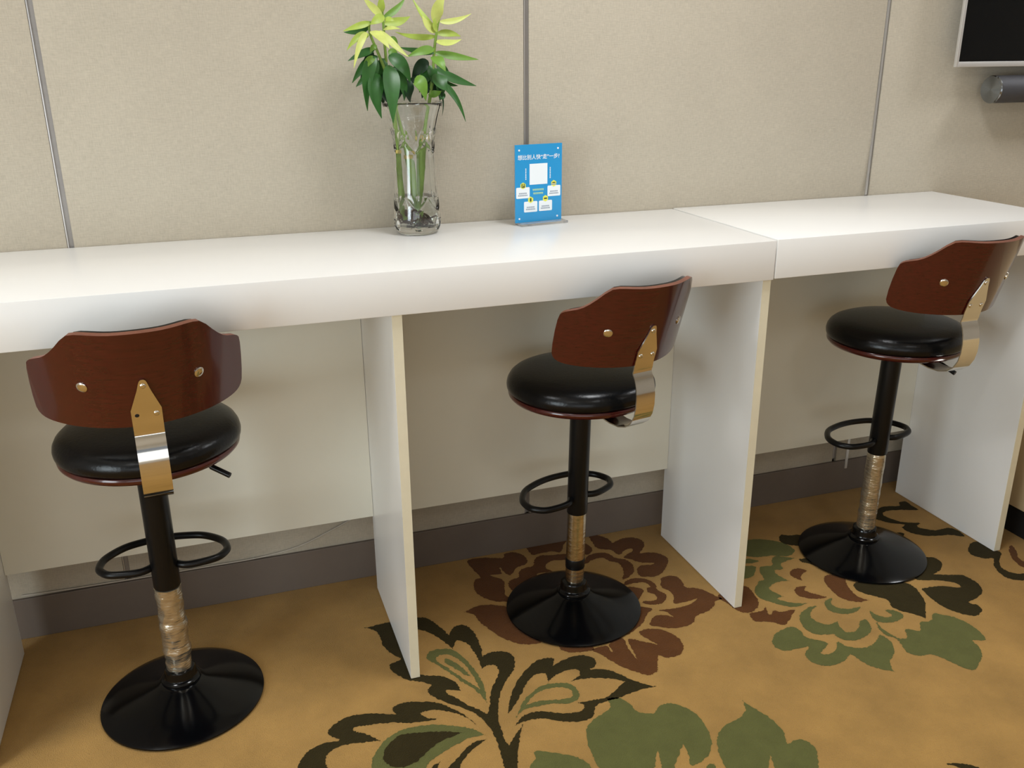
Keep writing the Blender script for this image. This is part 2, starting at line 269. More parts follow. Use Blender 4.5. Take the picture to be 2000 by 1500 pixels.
 (2, 0, R6([(1625,540),(1630,500),(1660,480),(1720,480),(1800,530),(1845,550),(1835,600),(1840,640),(1880,670),(1940,690),(2000,690),(2080,675),(2130,630),(2180,640),(2150,700),(2080,735),(2000,738),(1900,725),(1840,690),(1800,640),(1795,590),(1740,590),(1660,570)])),
 (1, 0, R6([(1900,520),(1915,500),(1950,540),(1960,580),(2000,610),(2100,620),(2100,660),(2000,650),(1940,610),(1905,560)])),
 (2, 0, R6([(1145,415),(1190,420),(1185,440),(1140,430)])),
]
bm = bmesh.new()
# ground grid
NX, NY = 40, 26
g = [[bm.verts.new((XL+(XR-XL)*i/NX, YF+(YB+0.02-YF)*j/NY, 0)) for j in range(NY+1)] for i in range(NX+1)]
for i in range(NX):
    for j in range(NY): bm.faces.new((g[i][j], g[i+1][j], g[i+1][j+1], g[i][j+1]))
for slot, layer, P in PAT:
    W = [on_floor(u, v) for u, v in P]
    C = catmull([(p.x, p.y) for p in W], 8)
    R = []
    for i, (x, y) in enumerate(C):                            # resample, then ragged tufted edge
        x2, y2 = C[(i+1) % len(C)]; L = math.hypot(x2-x, y2-y); k = max(1, int(L/0.004))
        if L < 1e-5: continue
        for s in range(k):
            R.append((x+(x2-x)*s/k+random.uniform(-1, 1)*0.0018, y+(y2-y)*s/k+random.uniform(-1, 1)*0.0018))
    z = 0.0006+0.0004*layer
    cv, ce, cf, _a, _b, _c = delaunay_2d_cdt([Vector(p) for p in R], [], [list(range(len(R)))], 1, 1e-6)
    vs = [bm.verts.new((p.x, p.y, z)) for p in cv]
    for tri in cf:
        try:
            f = bm.faces.new([vs[t] for t in tri]); f.material_index = slot
        except ValueError: pass
for f in bm.faces:
    f.normal_update()
    if f.normal.z < 0: f.normal_flip()
me = bpy.data.meshes.new('floor'); bm.to_mesh(me); bm.free()
for k in ('tan', 'rust', 'olive', 'green'): me.materials.append(M[k])
floor = bpy.data.objects.new('floor', me); COL.objects.link(floor); struct(floor)

wb = struct(obj('wall_back', nbox(XL, XR, YB+0.012, YB+0.20, 0, ZC), M['dark']))
SX = [-1.4765, -0.3057, 0.8690, 2.0245, 3.19, 4.36]
edges = [XL]+SX+[XR]
for i in range(len(edges)-1):
    x0 = edges[i]+(0.0075 if i else 0); x1 = edges[i+1]-(0.0075 if i < len(edges)-2 else 0)
    obj('fabric_panel', nbox(x0, x1, YB, YB+0.0125, 0.02, ZC, bev=0.002), M['fabric'], wb, smooth=40)
for i, x in enumerate(SX):
    z0 = 0.13 if i == 3 else 0.122
    s = obj('joint_strip', nbox(x-0.0072, x+0.0072, YB+0.004, YB+0.0122, z0, ZC), M['strip'], wb)
    obj('strip_lip', nbox(x-0.0066, x-0.0040, YB+0.0005, YB+0.0042, z0, ZC), M['lip'], s)
# the fourth joint: the cover strip has come loose at the foot and leans off the wall
bm = bmesh.new(); pr = [(ZC, 0.002, 0.0), (1.7, 0.001, 0.0), (1.45, 0.0, -0.0005), (1.25, -0.001, -0.002), (1.12, -0.004, -0.005), (1.056, -0.008, -0.008)]
prev = None
for z, dy, dx in pr:
    x = SX[3]+dx
    ring = [bm.verts.new(q) for q in ((x-0.006, YB+dy+0.002, z), (x-0.006, YB+dy-0.0015, z), (x+0.001, YB+dy-0.0015, z), (x+0.001, YB+dy+0.002, z))]
    if prev:
        for k in range(4): bm.faces.new((prev[k], prev[(k+1) % 4], ring[(k+1) % 4], ring[k]))
    else: bm.faces.new(ring)
    prev = ring
bm.faces.new(prev[::-1])
obj('loose_strip', bm, M['lip'], wb)
obj('hanging_strip', nbox(2.008, 2.018, 0.458, 0.461, 0.128, 0.30), M['lip'], wb)
struct(obj('baseboard_back', nbox(XL, XR, YB-0.010, YB+0.0, 0, 0.121, bev=0.002), M['base_b']))
struct(obj('wall_left', nbox(XL-0.1, XL, YF, -3.25, 0, ZC), M['roomwall']))
wl = bpy.data.objects['wall_left']
obj('wall_section', nbox(XL-0.1, XL, -1.55, YB+0.2, 0, ZC), M['roomwall'], wl)
obj('wall_section', nbox(XL-0.1, XL, -3.25, -1.55, 0, 0.35), M['roomwall'], wl)
obj('wall_section', nbox(XL-0.1, XL, -3.25, -1.55, 2.25, ZC), M['roomwall'], wl)
win = struct(obj('window_1', nbox(XL-0.06, XL-0.02, -2.43, -2.37, 0.35, 2.25), M['frame']))
for a in ((-3.25, -3.19, 0.35, 2.25), (-1.61, -1.55, 0.35, 2.25), (-3.19, -1.61, 0.35, 0.41), (-3.19, -1.61, 2.19, 2.25)):
    obj('window_frame', nbox(XL-0.06, XL-0.02, a[0], a[1], a[2], a[3]), M['frame'], win)
struct(obj('wall_right', nbox(XR, XR+0.1, YF, YB+0.2, 0, ZC), M['roomwall']))
wf = struct(obj('wall_front', nbox(XL-0.1, -2.8, YF-0.1, YF, 0, ZC), M['roomwall']))
obj('wall_section', nbox(0.6, XR+0.1, YF-0.1, YF, 0, ZC), M['roomwall'], wf)
obj('wall_section', nbox(-2.8, 0.6, YF-0.1, YF, 0, 0.3), M['roomwall'], wf)
obj('wall_section', nbox(-2.8, 0.6, YF-0.1, YF, 2.25, ZC), M['roomwall'], wf)
added_win = struct(obj('added_window', nbox(-1.13, -1.07, YF-0.06, YF-0.02, 0.3, 2.25), M['frame']))  # unseen window, added to house the low front fill light
for a in ((-2.8, -2.74, 0.3, 2.25), (0.54, 0.6, 0.3, 2.25), (-2.74, 0.54, 0.3, 0.36), (-2.74, 0.54, 2.19, 2.25)):
    obj('window_frame', nbox(a[0], a[1], YF-0.06, YF-0.02, a[2], a[3]), M['frame'], added_win)
struct(obj('ceiling', nbox(XL-0.1, XR+0.1, YF-0.1, YB+0.2, ZC, ZC+0.1), M['plaster']))

# ------------------------------------------------------------------ counters
TP = 0.0232; YP0, YP1 = 0.010, 0.454; ZB = 0.952
def counter(name, label, x0, x1, panels, dz=0.0, dy=0.0):
    t = thing(name, label, 'counter', (x0, 0, 0))
    L = x1-x0
    obj('tabletop', nbox(0, L, dy, YB-0.002, ZB+dz, H+dz, bev=0.0015), M['white'], t, smooth=40)
    px = []
    for x in panels:
        s = obj('side_panel', nbox(x-x0, x-x0+TP, YP0+0.001, YP1, 0.0015, ZB+dz, bev=0.0008), M['white'], t)
        obj('edge_band', nbox(x-x0+0.0003, x-x0+TP-0.0003, YP0-0.0006, YP0+0.001, 0.0025, ZB+dz-0.0005), M['band'], s)
        px.append(x-x0)
    return t, px
ca, pxa = counter('counter', 'long white laminate counter on left, carrying the vase and the blue sign', -1.56, 1.3268, [-1.56, -0.598, 0.3678, 1.3036])
for a, b in zip(pxa, pxa[1:]):
    obj('back_panel', nbox(a+TP+0.0008, b-0.0008, 0.434, 0.452, 0.250, ZB-0.001), M['backp'], ca)
cb, pxb = counter('counter', 'shorter white laminate counter on right, bare top, beyond the joint', 1.3308, 2.283, [2.2402], dz=0.002)
obj('back_panel', nbox(0.0008, pxb[0]-0.0008, 0.434, 0.452, 0.250, ZB+0.001), M['backp'], cb)

# ------------------------------------------------------------------ bar stools
RING = [(0.018, 0.006), (0.052, -0.016), (0.112, -0.008), (0.136, 0.014), (0.142, 0.038), (0.131, 0.076), (0.092, 0.115), (0.046, 0.131), (0, 0.136)]
OUT = [(0.0, 1.0175), (0.05, 1.0175), (0.095, 1.020), (0.1135, 1.018), (0.127, 1.006), (0.142, 0.987), (0.160, 0.970), (0.178, 0.9625), (0.187, 0.958), (0.1925, 0.948), (0.194, 0.91), (0.1925, 0.862), (0.188, 0.843), (0.174, 0.8305), (0.143, 0.8235), (0.10, 0.8205), (0.05, 0.8195), (0.0, 0.819)]
def yback(x, z): return -0.246-0.30*(z-0.816)+3.0*x*x
def bent_panel(outline, off_b, off_f, inset=1.0, nu=40, nv=14, bulge=0.0):
    zc = 0.915
    pts = catmull(outline, 6, closed=False)
    pts = [(x*inset, zc+(z-zc)*inset) for x, z in pts]
    xm = max(p[0] for p in pts); im = max(range(len(pts)), key=lambda i: pts[i][0])
    topc = pts[:im+1]; botc = pts[im:][::-1]
    def ev(c, x):
        for (xa, za), (xb, zb) in zip(c, c[1:]):
            if xa <= x <= xb and xb > xa: return za+(zb-za)*(x-xa)/(xb-xa)
        return c[-1][1] if x >= c[-1][0] else c[0][1]
    bm = bmesh.new()
    us = [math.sin(PI/2*(2*i/nu-1)) for i in range(nu+1)]
    grids = []
    for off, fr in ((off_b, 0), (off_f, 1)):
        G = []
        for u in us:
            x = u*xm*0.99995; zt, zb = ev(topc, abs(x)), ev(botc, abs(x)); colv = []
            for j in range(nv+1):
                z = zb+(zt-zb)*j/nv
                e = max(0, 1-u**4)*max(0, 1-(2*j/nv-1)**4)
                o = off+(bulge*e if fr else 0)
                nx = -6.0*x; nl = math.sqrt(1+nx*nx+0.09)
                colv.append(bm.verts.new((x+o*nx/nl, yback(x, z)+o/nl, z+o*0.3/nl)))
            G.append(colv)
        grids.append(G)
    A, B = grids
    for i in range(nu):
        for j in range(nv):
            bm.faces.new((A[i][j], A[i+1][j], A[i+1][j+1], A[i][j+1])); bm.faces.new((B[i][j], B[i][j+1], B[i+1][j+1], B[i+1][j]))
    rim = []
    for i in range(nu):
        for j in (0, nv): rim.append(bm.faces.new((A[i][j], B[i][j], B[i+1][j], A[i+1][j])))
    for j in range(nv):
        for i in (0, nu): rim.append(bm.faces.new((A[i][j], A[i][j+1], B[i][j+1], B[i][j])))
    for f in rim: f.material_index = 1
    return bm
def disc_on_back(x, z, r, h, n=20, side=0.0):
    """domed cap standing on the back surface at (x, z)"""
    c = Vector((x, yback(x, z), z)); nrm = Vector((6.0*x, -1, -0.30)).normalized()
    if side == 'strap': c = Vector((x, yback(0, z)-0.0030, z)); nrm = Vector((0, -1, -0.30)).normalized()
    a = nrm.orthogonal().normalized(); b = nrm.cross(a)
    bm = bmesh.new(); rings = []
    for rr, hh in ((r, -0.001), (r, h*0.45), (r*0.85, h*0.8), (r*0.5, h)):
        rings.append([bm.verts.new(c+nrm*hh+(a*math.cos(2*PI*k/n)+b*math.sin(2*PI*k/n))*rr) for k in range(n)])
    for p, q in zip(rings, rings[1:]):
        for k in range(n): bm.faces.new((p[k], p[(k+1) % n], q[(k+1) % n], q[k]))
    bm.faces.new(rings[0][::-1]); bm.faces.new(rings[-1])
    return bm
def bracket_bm():
    W = 0.0275; th = 0.003
    prof = [(-0.075, 0.6595, W), (-0.12, 0.655, W), (-0.165, 0.651, W), (-0.200, 0.653, W), (-0.226, 0.661, W), (-0.246, 0.676, W), (-0.258, 0.697, W), (-0.263, 0.720, W), (-0.263, 0.745, W), (-0.259, 0.768, W), (-0.252, 0.787, W), (-0.2455, 0.797, W), (-0.2445, 0.803, W), (-0.2470, 0.809, W), (yback(0, 0.83)-0.0006, 0.83, W), (yback(0, 0.858)-0.0006, 0.858, W), (yback(0, 0.88)-0.0006, 0.88, 0.0195), (yback(0, 0.90)-0.0006, 0.90, 0.0122), (yback(0, 0.915)-0.0006, 0.915, 0.0080), (yback(0, 0.9205)-0.0006, 0.9205, 0.0058), (yback(0, 0.923)-0.0006, 0.923, 0.0025)]
    bm = bmesh.new(); rows = []
    for i, (y, z, w) in enumerate(prof):
        a = prof[max(0, i-1)]; b = prof[min(len(prof)-1, i+1)]
        d = Vector((0, b[0]-a[0], b[1]-a[1])).normalized(); nrm = Vector((0, -d.z, d.y))   # outward (away from the seat)
        if nrm.y > 0 and z > 0.7: nrm = -nrm
        if z < 0.66 and nrm.z > 0: nrm = -nrm
        c = Vector((0, y, z))
        rows.append([bm.verts.new(c+Vector((s*w, 0, 0))+nrm*t) for s, t in ((-1, 0), (1, 0), (1, th), (-1, th))])
    for r, q in zip(rows, rows[1:]):
        for k in range(4): bm.faces.new((r[k], r[(k+1) % 4], q[(k+1) % 4], q[k]))
    bm.faces.new(rows[0][::-1]); bm.faces.new(rows[-1])
    return bm
def make_stool(label, base, az, dz, tilt, top_off, ring_az, ring_z, tube_style, rs, hole, lever_az, sleeve_z):
    t = thing('bar_stool', label, 'bar stool', (base[0], base[1], 0.0), 0.0, 'black and cherry bar stools along the counter')
    # pedestal
    prof = [(0.186, 0.0018), (0.1905, 0.004), (0.190, 0.0075), (0.182, 0.0115), (0.16, 0.0185), (0.13, 0.0275), (0.10, 0.0365), (0.075, 0.0450), (0.056, 0.0525), (0.046, 0.0575)]
    b = obj('base', lathe(prof, 96), M['blackgloss'], t, smooth=50)
    prof = [(0.046, 0.0570), (0.0462, 0.0640), (0.0430, 0.0675), (0.0385, 0.0695), (0.0370, 0.0730), (0.0368, 0.0860), (0.0345, 0.0920), (0.030, 0.0940)]
    obj('collar', lathe(prof, 48), M['blackgloss'], b, smooth=40)
    # all above leans a trifle with the worn gas lift
    sx, sy = tilt
    def lean(bm):
        for v in bm.verts: v.co.x += sx*v.co.z; v.co.y += sy*v.co.z
        return bm
    Rz = Matrix.Rotation(az, 4, 'Z')
    def place(bm, drop=0.0):
        bmesh.ops.transform(bm, matrix=Matrix.Translation((top_off[0], top_off[1], dz)) @ Rz, verts=bm.verts[:]); return lean(bm)
    rc = rs*0.925
    zt = sleeve_z
    def wob(r, z, th): return r
    n = 40
    if tube_style == 'plain':
        obj('gas_lift', lean(lathe([(rc, 0.090+i*(zt+0.02-0.090)/n) for i in range(n+1)], 40)), M['worn'], t, smooth=40)
        obj('tape_band', lean(lathe([(rc+0.0002, 0.135), (rc+0.0010, 0.137), (rc+0.0012, 0.150), (rc+0.0010, 0.163), (rc+0.0002, 0.165)], 40)), M['blacksatin'], t, smooth=40)['label'] = 'dark worn band round the chrome tube'
    else:
        gl = obj('gas_lift', lean(lathe([(rc-0.002, 0.090+i*(zt+0.02-0.090)/n) for i in range(n+1)], 40)), M['worn'], t, smooth=40)
        rnd = random.Random(3 if tube_style == 'wrapped' else 5); amp = 0.0022 if tube_style == 'wrapped' else 0.0008
        prof = []; z = 0.094
        while z < zt-0.002:
            prof.append((rc+0.0005+rnd.uniform(0, amp)+(amp*1.3 if (0.20 < z < 0.215 or 0.14 < z < 0.15) else 0), z)); z += rnd.uniform(0.004, 0.010)
        prof = [(rc-0.001, 0.0935)]+prof+[(rc-0.001, zt-0.001)]
        ph = [rnd.uniform(0, 6.28) for _ in range(4)]
        fn = lambda r, z, th: r+amp*0.35*math.sin(3*th+90*z+ph[0])+amp*0.25*math.sin(7*th-140*z+ph[1])
        obj('film_wrap', lean(lathe(prof, 48, fn=fn)), M['wrap'], gl, smooth=60)['label'] = 'crinkled clear film wrapped round the tube'
    sl = obj('sleeve', lean(lathe([(rs-0.003, zt+0.0005), (rs-0.0008, zt), (rs, zt+0.002), (rs, 0.60), (rs, 0.655+dz)], 40)), M['blacksatin'], t, smooth=40)
    # foot ring welded to the sleeve
    R = [(x*rs/0.029 if abs(x) < 0.02 else x, y) for x, y in RING]
    P = R+[(-x, y) for x, y in R[::-1][1:]]
    P = catmull(P, 6, closed=False); c, s = math.cos(ring_az), math.sin(ring_az)
    obj('foot_ring', lean(tube([(c*x-s*y, s*x+c*y, ring_z) for x, y in P], 0.0088, 14)), M['blacksatin'], t, smooth=60)
    # seat
    prof = [(0.06, 0.6620), (0.150, 0.6625), (0.172, 0.6645), (0.183, 0.6690), (0.1885, 0.6750), (0.1895, 0.6800), (0.1870, 0.6845), (0.17, 0.6850)]
    obj('seat_board', place(lathe(prof, 96)), M['wood'], t, smooth=50)
    prof = [(0.178, 0.6852), (0.1885, 0.6868), (0.1925, 0.6940), (0.1935, 0.7030), (0.1915, 0.7130), (0.1860, 0.7230), (0.1760, 0.7315), (0.160, 0.7375), (0.135, 0.7415), (0.10, 0.7445), (0.06, 0.7460), (0.02, 0.7465)]
    rr = random.Random(int(base[0]*100)); ph = [rr.uniform(0, 6) for _ in range(3)]
    fn = lambda r, z, th: r*(1+0.003*math.sin(5*th+ph[0])+0.002*math.sin(9*th+ph[1]))
    obj('cushion', place(lathe(prof, 96, fn=fn)), M['vinyl'], t, smooth=60)
    bm = nbox(-0.075, 0.075, -0.085, 0.085, 0.650, 0.6618, bev=0.003)
    obj('mounting_plate', place(bm), M['blacksatin'], t, smooth=40)
    # lever
    c, s = math.cos(lever_az), math.sin(lever_az)
    L = [(0.03, 0.656), (0.09, 0.654), (0.125, 0.650), (0.145, 0.645), (0.186, 0.630)]
    lv = obj('lever', place(tube(catmull([(c*r, s*r, z) for r, z in L], 4, closed=False), 0.0045, 10)), M['blacksatin'], t, smooth=60)
    bm = tube([(c*0.146, s*0.146, 0.6446), (c*0.190, s*0.190, 0.6285)], 0.0062, 12)
    obj('lever_grip', place(bm), M['blacksatin'], lv, smooth=60)
    # backrest
    bk = obj('backrest', place(bent_panel(OUT, 0.0, 0.0105)), [M['wood'], M['ply']], t, smooth=45)
    obj('back_pad', place(bent_panel(OUT, 0.0108, 0.020, inset=0.972, bulge=0.012)), [M['vinyl'], M['vinyl']], bk, smooth=60)
    for sgn in (-1, 1):
        obj('button', place(disc_on_back(sgn*0.103, 0.911, 0.0105, 0.0034)), M['chrome'], bk, smooth=50)
    br = obj('bracket', place(bracket_bm()), M['chrome'], t, smooth=35)
    bolts = [(0.0, 0.909, 0.0056), (0.0175, 0.846, 0.0056), (-0.0175, 0.846, 0.0056)]
    for k, (x, z, r) in enumerate(bolts):
        if hole and k == 2:
            obj('bolt_hole', place(disc_on_back(x, z, 0.0042, 0.0014, side='strap')), M['black'], br)['label'] = 'empty dark bolt hole'
        else:
            obj('bolt', place(disc_on_back(x, z, r, 0.0036, side='strap')), M['chrome'], br, smooth=50)
    return t
make_stool('bar stool under left end of counter, one bolt missing, tube wrapped in crinkled film', (-0.1743, 0.1299), 0.087, 0.0, (0.0020, 0.0), (0.011, -0.015), 0.0, 0.372, 'wrapped', 0.0305, True, -0.68, 0.319)
make_stool('middle bar stool, cherry back and chrome strap, before the blue sign', (0.8753, 0.1665), 0.208, -0.024, (0.0205, 0.004), (0.000, 0.008), 0.35, 0.350, 'plain', 0.0280, False, 0.9, 0.305)
make_stool('bar stool in front of right-hand counter, below the television', (1.8468, 0.1466), 0.014, 0.018, (0.022, 0.0), (0.002, 0.002), 0.15, 0.388, 'scuffed', 0.0285, False, -1.28, 0.3435)

# ------------------------------------------------------------------ vase with bamboo
VX, VY = 0.530, 0.430
vase = thing('vase', 'tall waisted clear cut-glass vase holding leafy bamboo stalks', 'vase', (VX, VY, H))
def rv(z):
    K = [(0.0, 0.047), (0.008, 0.056), (0.022, 0.0610), (0.040, 0.0620), (0.065, 0.0592), (0.10, 0.0560), (0.14, 0.0532), (0.19, 0.0510), (0.225, 0.0525), (0.255, 0.0565), (0.285, 0.0635), (0.322, 0.0755)]
    for (a, ra), (b, rb) in zip(K, K[1:]):
        if a <= z <= b:
            t = (z-a)/(b-a); return ra+(rb-ra)*t
    return K[-1][1]
def cuts(r, z, th):
    d = 0.0
    for k in range(6):
        tc = k*PI/3+0.35
        da = (th-tc+PI) % (2*PI)-PI
        x = da*r
        for z0, sgn, sc in ((0.060, 1, 1.0), (0.205, 1, 1.35), (0.028, 0, 0.8)):
            dz = z-z0
            if sgn == 0:
                rr = math.hypot(x, dz); d += 0.0026*math.exp(-((rr-0.011)/0.0035)**2); continue
            for a in (-0.7, -0.35, 0.0, 0.35, 0.7):
                ux, uz = math.sin(a), math.cos(a)
                al = (x*ux+dz*uz)/sc; ac = (x*uz-dz*ux)/sc
                if 0 < al < 0.044:
                    w = 0.0060*math.sin(PI*al/0.044)**0.7
                    if abs(ac) < w: d += 0.0034*(1-abs(ac)/w)
        d += 0.0010*math.exp(-(x/0.004)**2)*(1 if z > 0.09 else 0)
    return r-min(d, 0.0042)
NZ = 130
outer = [(rv(0.322*i/NZ), 0.322*i/NZ) for i in range(NZ+1)]
NS = 168
bm = bmesh.new(); rings = []
for r, z in outer:
    rings.append([bm.verts.new((cuts(r, z, 2*PI*i/NS)*math.cos(2*PI*i/NS), cuts(r, z, 2*PI*i/NS)*math.sin(2*PI*i/NS), z)) for i in range(NS)])
inner = [(rv(z)-0.0068, z) for z in [0.322-0.322*i/44 for i in range(45)] if z > 0.018]
rings.append([bm.verts.new(((rv(0.322)-0.0026)*math.cos(2*PI*i/NS), (rv(0.322)-0.0026)*math.sin(2*PI*i/NS), 0.3242)) for i in range(NS)])
for r, z in inner: rings.append([bm.verts.new((r*math.cos(2*PI*i/NS), r*math.sin(2*PI*i/NS), z)) for i in range(NS)])
for a, b in zip(rings, rings[1:]):
    for i in range(NS): bm.faces.new((a[i], a[(i+1) % NS], b[(i+1) % NS], b[i]))
bm.faces.new(rings[0][::-1]); bm.faces.new(rings[-1])
obj('glass_body', bm, M['glass'], vase, smooth=60)
wl_ = 0.095
prof = [(rv(max(0.02, z))-0.0073, z) for z in [0.0195+i*(wl_-0.0195)/14 for i in range(15)]]
obj('water', lathe(prof, 64), M['water'], vase, smooth=40)

Z7 = lambda x, y: (640+x/6.25, y/6.25)
def leaf_bm(P0, P1, P2, w, fold=0.18, nseg=12):
    """pointed strap leaf along a bent midrib, folded along its middle"""
    P0, P1, P2 = Vector(P0), Vector(P1), Vector(P2)
    bm = bmesh.new(); rows = []
    for i in range(nseg+1):
        t = i/nseg
        c = P0*(1-t)**2+P1*2*t*(1-t)+P2*t*t
        d = ((P1-P0)*(1-t)+(P2-P1)*t)
        if d.length < 1e-6: d = P2-P0
        d.normalize()
        view = (CAM_LOC-c).normalized()
        side0 = Vector((0.25, -1, 0.35)).normalized()
        s = d.cross(side0)
        if s.length < 0.15: s = d.cross(Vector((0, 0, 1)))
        s.normalize(); n = s.cross(d).normalized()
        if n.y > 0: n = -n
        ww = w*0.60*max(0.03, (math.sin(PI*min(1, (t**0.72)*0.93+0.05)))**1.05 if t < 0.97 else 0.03)
        rows.append([bm.verts.new(c+s*(k*ww)+n*(abs(k)*ww*fold)+n*0.0) for k in (-1, -0.5, 0, 0.5, 1)])
    for a, b in zip(rows, rows[1:]):
        for k in range(4): bm.faces.new((a[k], a[k+1], b[k+1], b[k]))
    # thickness
    bmesh.ops.recalc_face_normals(bm, faces=bm.faces[:])
    bmesh.ops.solidify(bm, geom=bm.faces[:], thickness=0.0006)
    return bm
# plants: (depth, stem points in zoom space, stalk points in picture space) ; leaves: base, bend, tip, width, colour, depth base, depth tip
plants = {
 'left': dict(label='bamboo stalk at left in the vase with drooping lime leaves', dy=-0.012, stem=[(810, 1300), (790, 1130), (700, 860), (620, 660), (530, 450), (505, 340), (520, 260)], stalk=[(796, 428), (789, 405), (782, 345), (779, 296)], sr=0.0066),
 'middle': dict(label='bamboo stalk at middle of the vase with upright lime crown', dy=0.0, stem=[(840, 1350), (800, 1150), (735, 950), (705, 650), (685, 380), (670, 190), (668, 120)], stalk=[(812, 436), (813, 400), (806, 350), (797, 306)], sr=0.0092),
 'right': dict(label='bamboo stalk at right in the vase with spreading yellow-green leaves', dy=0.014, stem=[(1240, 1250), (1275, 1000), (1300, 640), (1325, 420), (1350, 270), (1375, 190)], stalk=[(817, 434), (818, 395), (823, 340), (826, 290), (827, 268)], sr=0.0090),
}
LV = [
 ('middle',(670,190),(540,110),(430,-40),85,'lime',-.005,-.03), ('middle',(655,180),(640,60),(665,-70),80,'limem',0,-.01), ('middle',(676,215),(850,140),(948,-30),62,'mid',0,.03),
 ('middle',(680,285),(880,285),(1005,200),85,'limem',0,.03), ('middle',(680,360),(760,325),(885,352),42,'lime',-.01,-.04), ('left',(530,275),(380,310),(185,380),62,'limem',0,-.01),
 ('left',(500,420),(360,400),(235,615),66,'limem',-.01,-.04), ('left',(480,400),(380,480),(320,835),62,'lime',-.02,-.06), ('left',(530,380),(640,420),(755,595),105,'lime',-.02,-.07),
 ('middle',(640,370),(800,560),(990,695),72,'lime',-.02,-.05), ('middle',(690,200),(600,230),(520,300),85,'limem',-.01,-.03), ('middle',(700,330),(780,330),(840,280),60,'mid',.01,.04),
 ('left',(575,600),(420,640),(245,745),72,'deep',.01,.02), ('left',(510,330),(350,410),(196,392),62,'deep',.02,.02), ('left',(610,690),(440,760),(298,1015),95,'deep',.02,.03),
 ('left',(590,700),(430,820),(487,1355),125,'deep',-.01,-.03), ('left',(650,930),(500,1020),(660,1445),165,'deep',-.01,-.04), ('middle',(765,800),(770,1000),(800,1500),178,'deep',-.02,-.07),
 ('middle',(740,690),(930,740),(1010,1010),150,'deep',0,.0), ('left',(580,705),(470,720),(440,890),70,'mid',-.01,-.02), ('middle',(640,960),(650,1150),(750,1260),90,'deeper',.0,-.02),
 ('middle',(735,900),(960,930),(935,1230),130,'deep',0,.01), ('middle',(1300,650),(1060,630),(880,575),66,'deep',.01,.05), ('left',(540,880),(420,980),(345,1060),60,'deep',.02,.03),
 ('middle',(830,960),(860,1100),(850,1230),150,'deeper',.01,.02), ('middle',(690,940),(640,1100),(690,1300),90,'deeper',.0,.01), ('middle',(760,460),(830,480),(860,560),60,'mid',.02,.03),
 ('middle',(700,720),(640,820),(640,1000),110,'deep',.0,.0), ('right',(1010,980),(960,1100),(1010,1250),110,'deeper',.0,.0),
 ('right',(1335,290),(1290,110),(1440,-70),130,'lime',-.01,-.03), ('right',(1362,262),(1540,290),(1755,165),58,'lime',0,.02), ('right',(1300,340),(1180,250),(1028,-30),62,'limem',0,.02),
 ('right',(1320,380),(1210,330),(1155,190),95,'lime',-.01,-.02), ('right',(1322,440),(1080,490),(825,388),62,'limem',.01,.04), ('right',(1328,415),(1500,385),(1625,445),72,'limem',.01,.03),
 ('right',(1316,498),(1480,555),(1635,478),64,'lime',0,-.02), ('right',(1300,600),(1160,600),(968,695),85,'mid',-.01,-.04), ('right',(1303,640),(1560,700),(1842,726),78,'mid',0,.01),
 ('right',(1285,690),(1360,730),(1440,870),125,'mid',-.02,-.05), ('right',(1290,850),(1540,980),(1815,1048),98,'deep',0,.01), ('right',(1230,750),(1110,800),(1030,970),125,'deeper',.02,.02),
 ('right',(1330,900),(1370,1020),(1465,1100),165,'deep',-.01,-.03), ('right',(1290,960),(1570,1080),(1685,1485),74,'deep',0,-.01), ('right',(1290,960),(1480,1040),(1590,1045),50,'deep',.0,.01),
 ('right',(1060,975),(1150,960),(1200,1230),150,'mid',-.02,-.03), ('right',(1230,1150),(1320,1160),(1390,1110),72,'mid',0,-.01), ('right',(1230,1040),(1290,1030),(1340,1140),105,'deeper',.01,.01),
 ('right',(1380,860),(1420,960),(1440,1080),130,'deep',.01,.0), ('right',(1250,800),(1290,900),(1290,1050),110,'deep',.0,.0), ('right',(1300,980),(1450,1150),(1398,1410),22,'deeper',0,.0),
 ('left',(600,720),(520,850),(560,1120),110,'deep',.0,.0), ('middle',(690,880),(760,1050),(745,1330),120,'deeper',.0,-.01), ('left',(560,640),(480,700),(400,960),80,'deeper',.02,.03),
 ('middle',(740,620),(820,640),(880,800),95,'mid',.01,.02), ('middle',(800,820),(900,900),(900,1150),120,'deep',.02,.02), ('right',(1270,820),(1180,900),(1120,1130),120,'deep',.02,.02),
 ('right',(1330,800),(1440,860),(1500,980),100,'deep',.01,.02), ('right',(1280,1000),(1200,1040),(1150,1200),120,'deeper',.02,.02), ('right',(1350,960),(1400,1080),(1370,1230),110,'deep',.0,.01),
 ('left',(500,420),(440,420),(380,560),50,'limem',-.01,-.02), ('middle',(690,240),(760,220),(830,260),50,'limem',-.01,-.02), ('right',(1340,380),(1290,330),(1310,200),60,'limem',-.01,-.02),
 ('middle',(740,900),(880,880),(1000,1060),120,'deeper',.03,.04), ('left',(600,560),(540,560),(520,650),50,'mid',-.01,-.01),
 ('middle',(1000,1010),(1050,950),(1210,960),60,'deeper',.02,.03), ('right',(1430,1140),(1380,1200),(1370,1190),60,'deep',0,0),
]
ZPX = 2.335/FPX
roots = {}
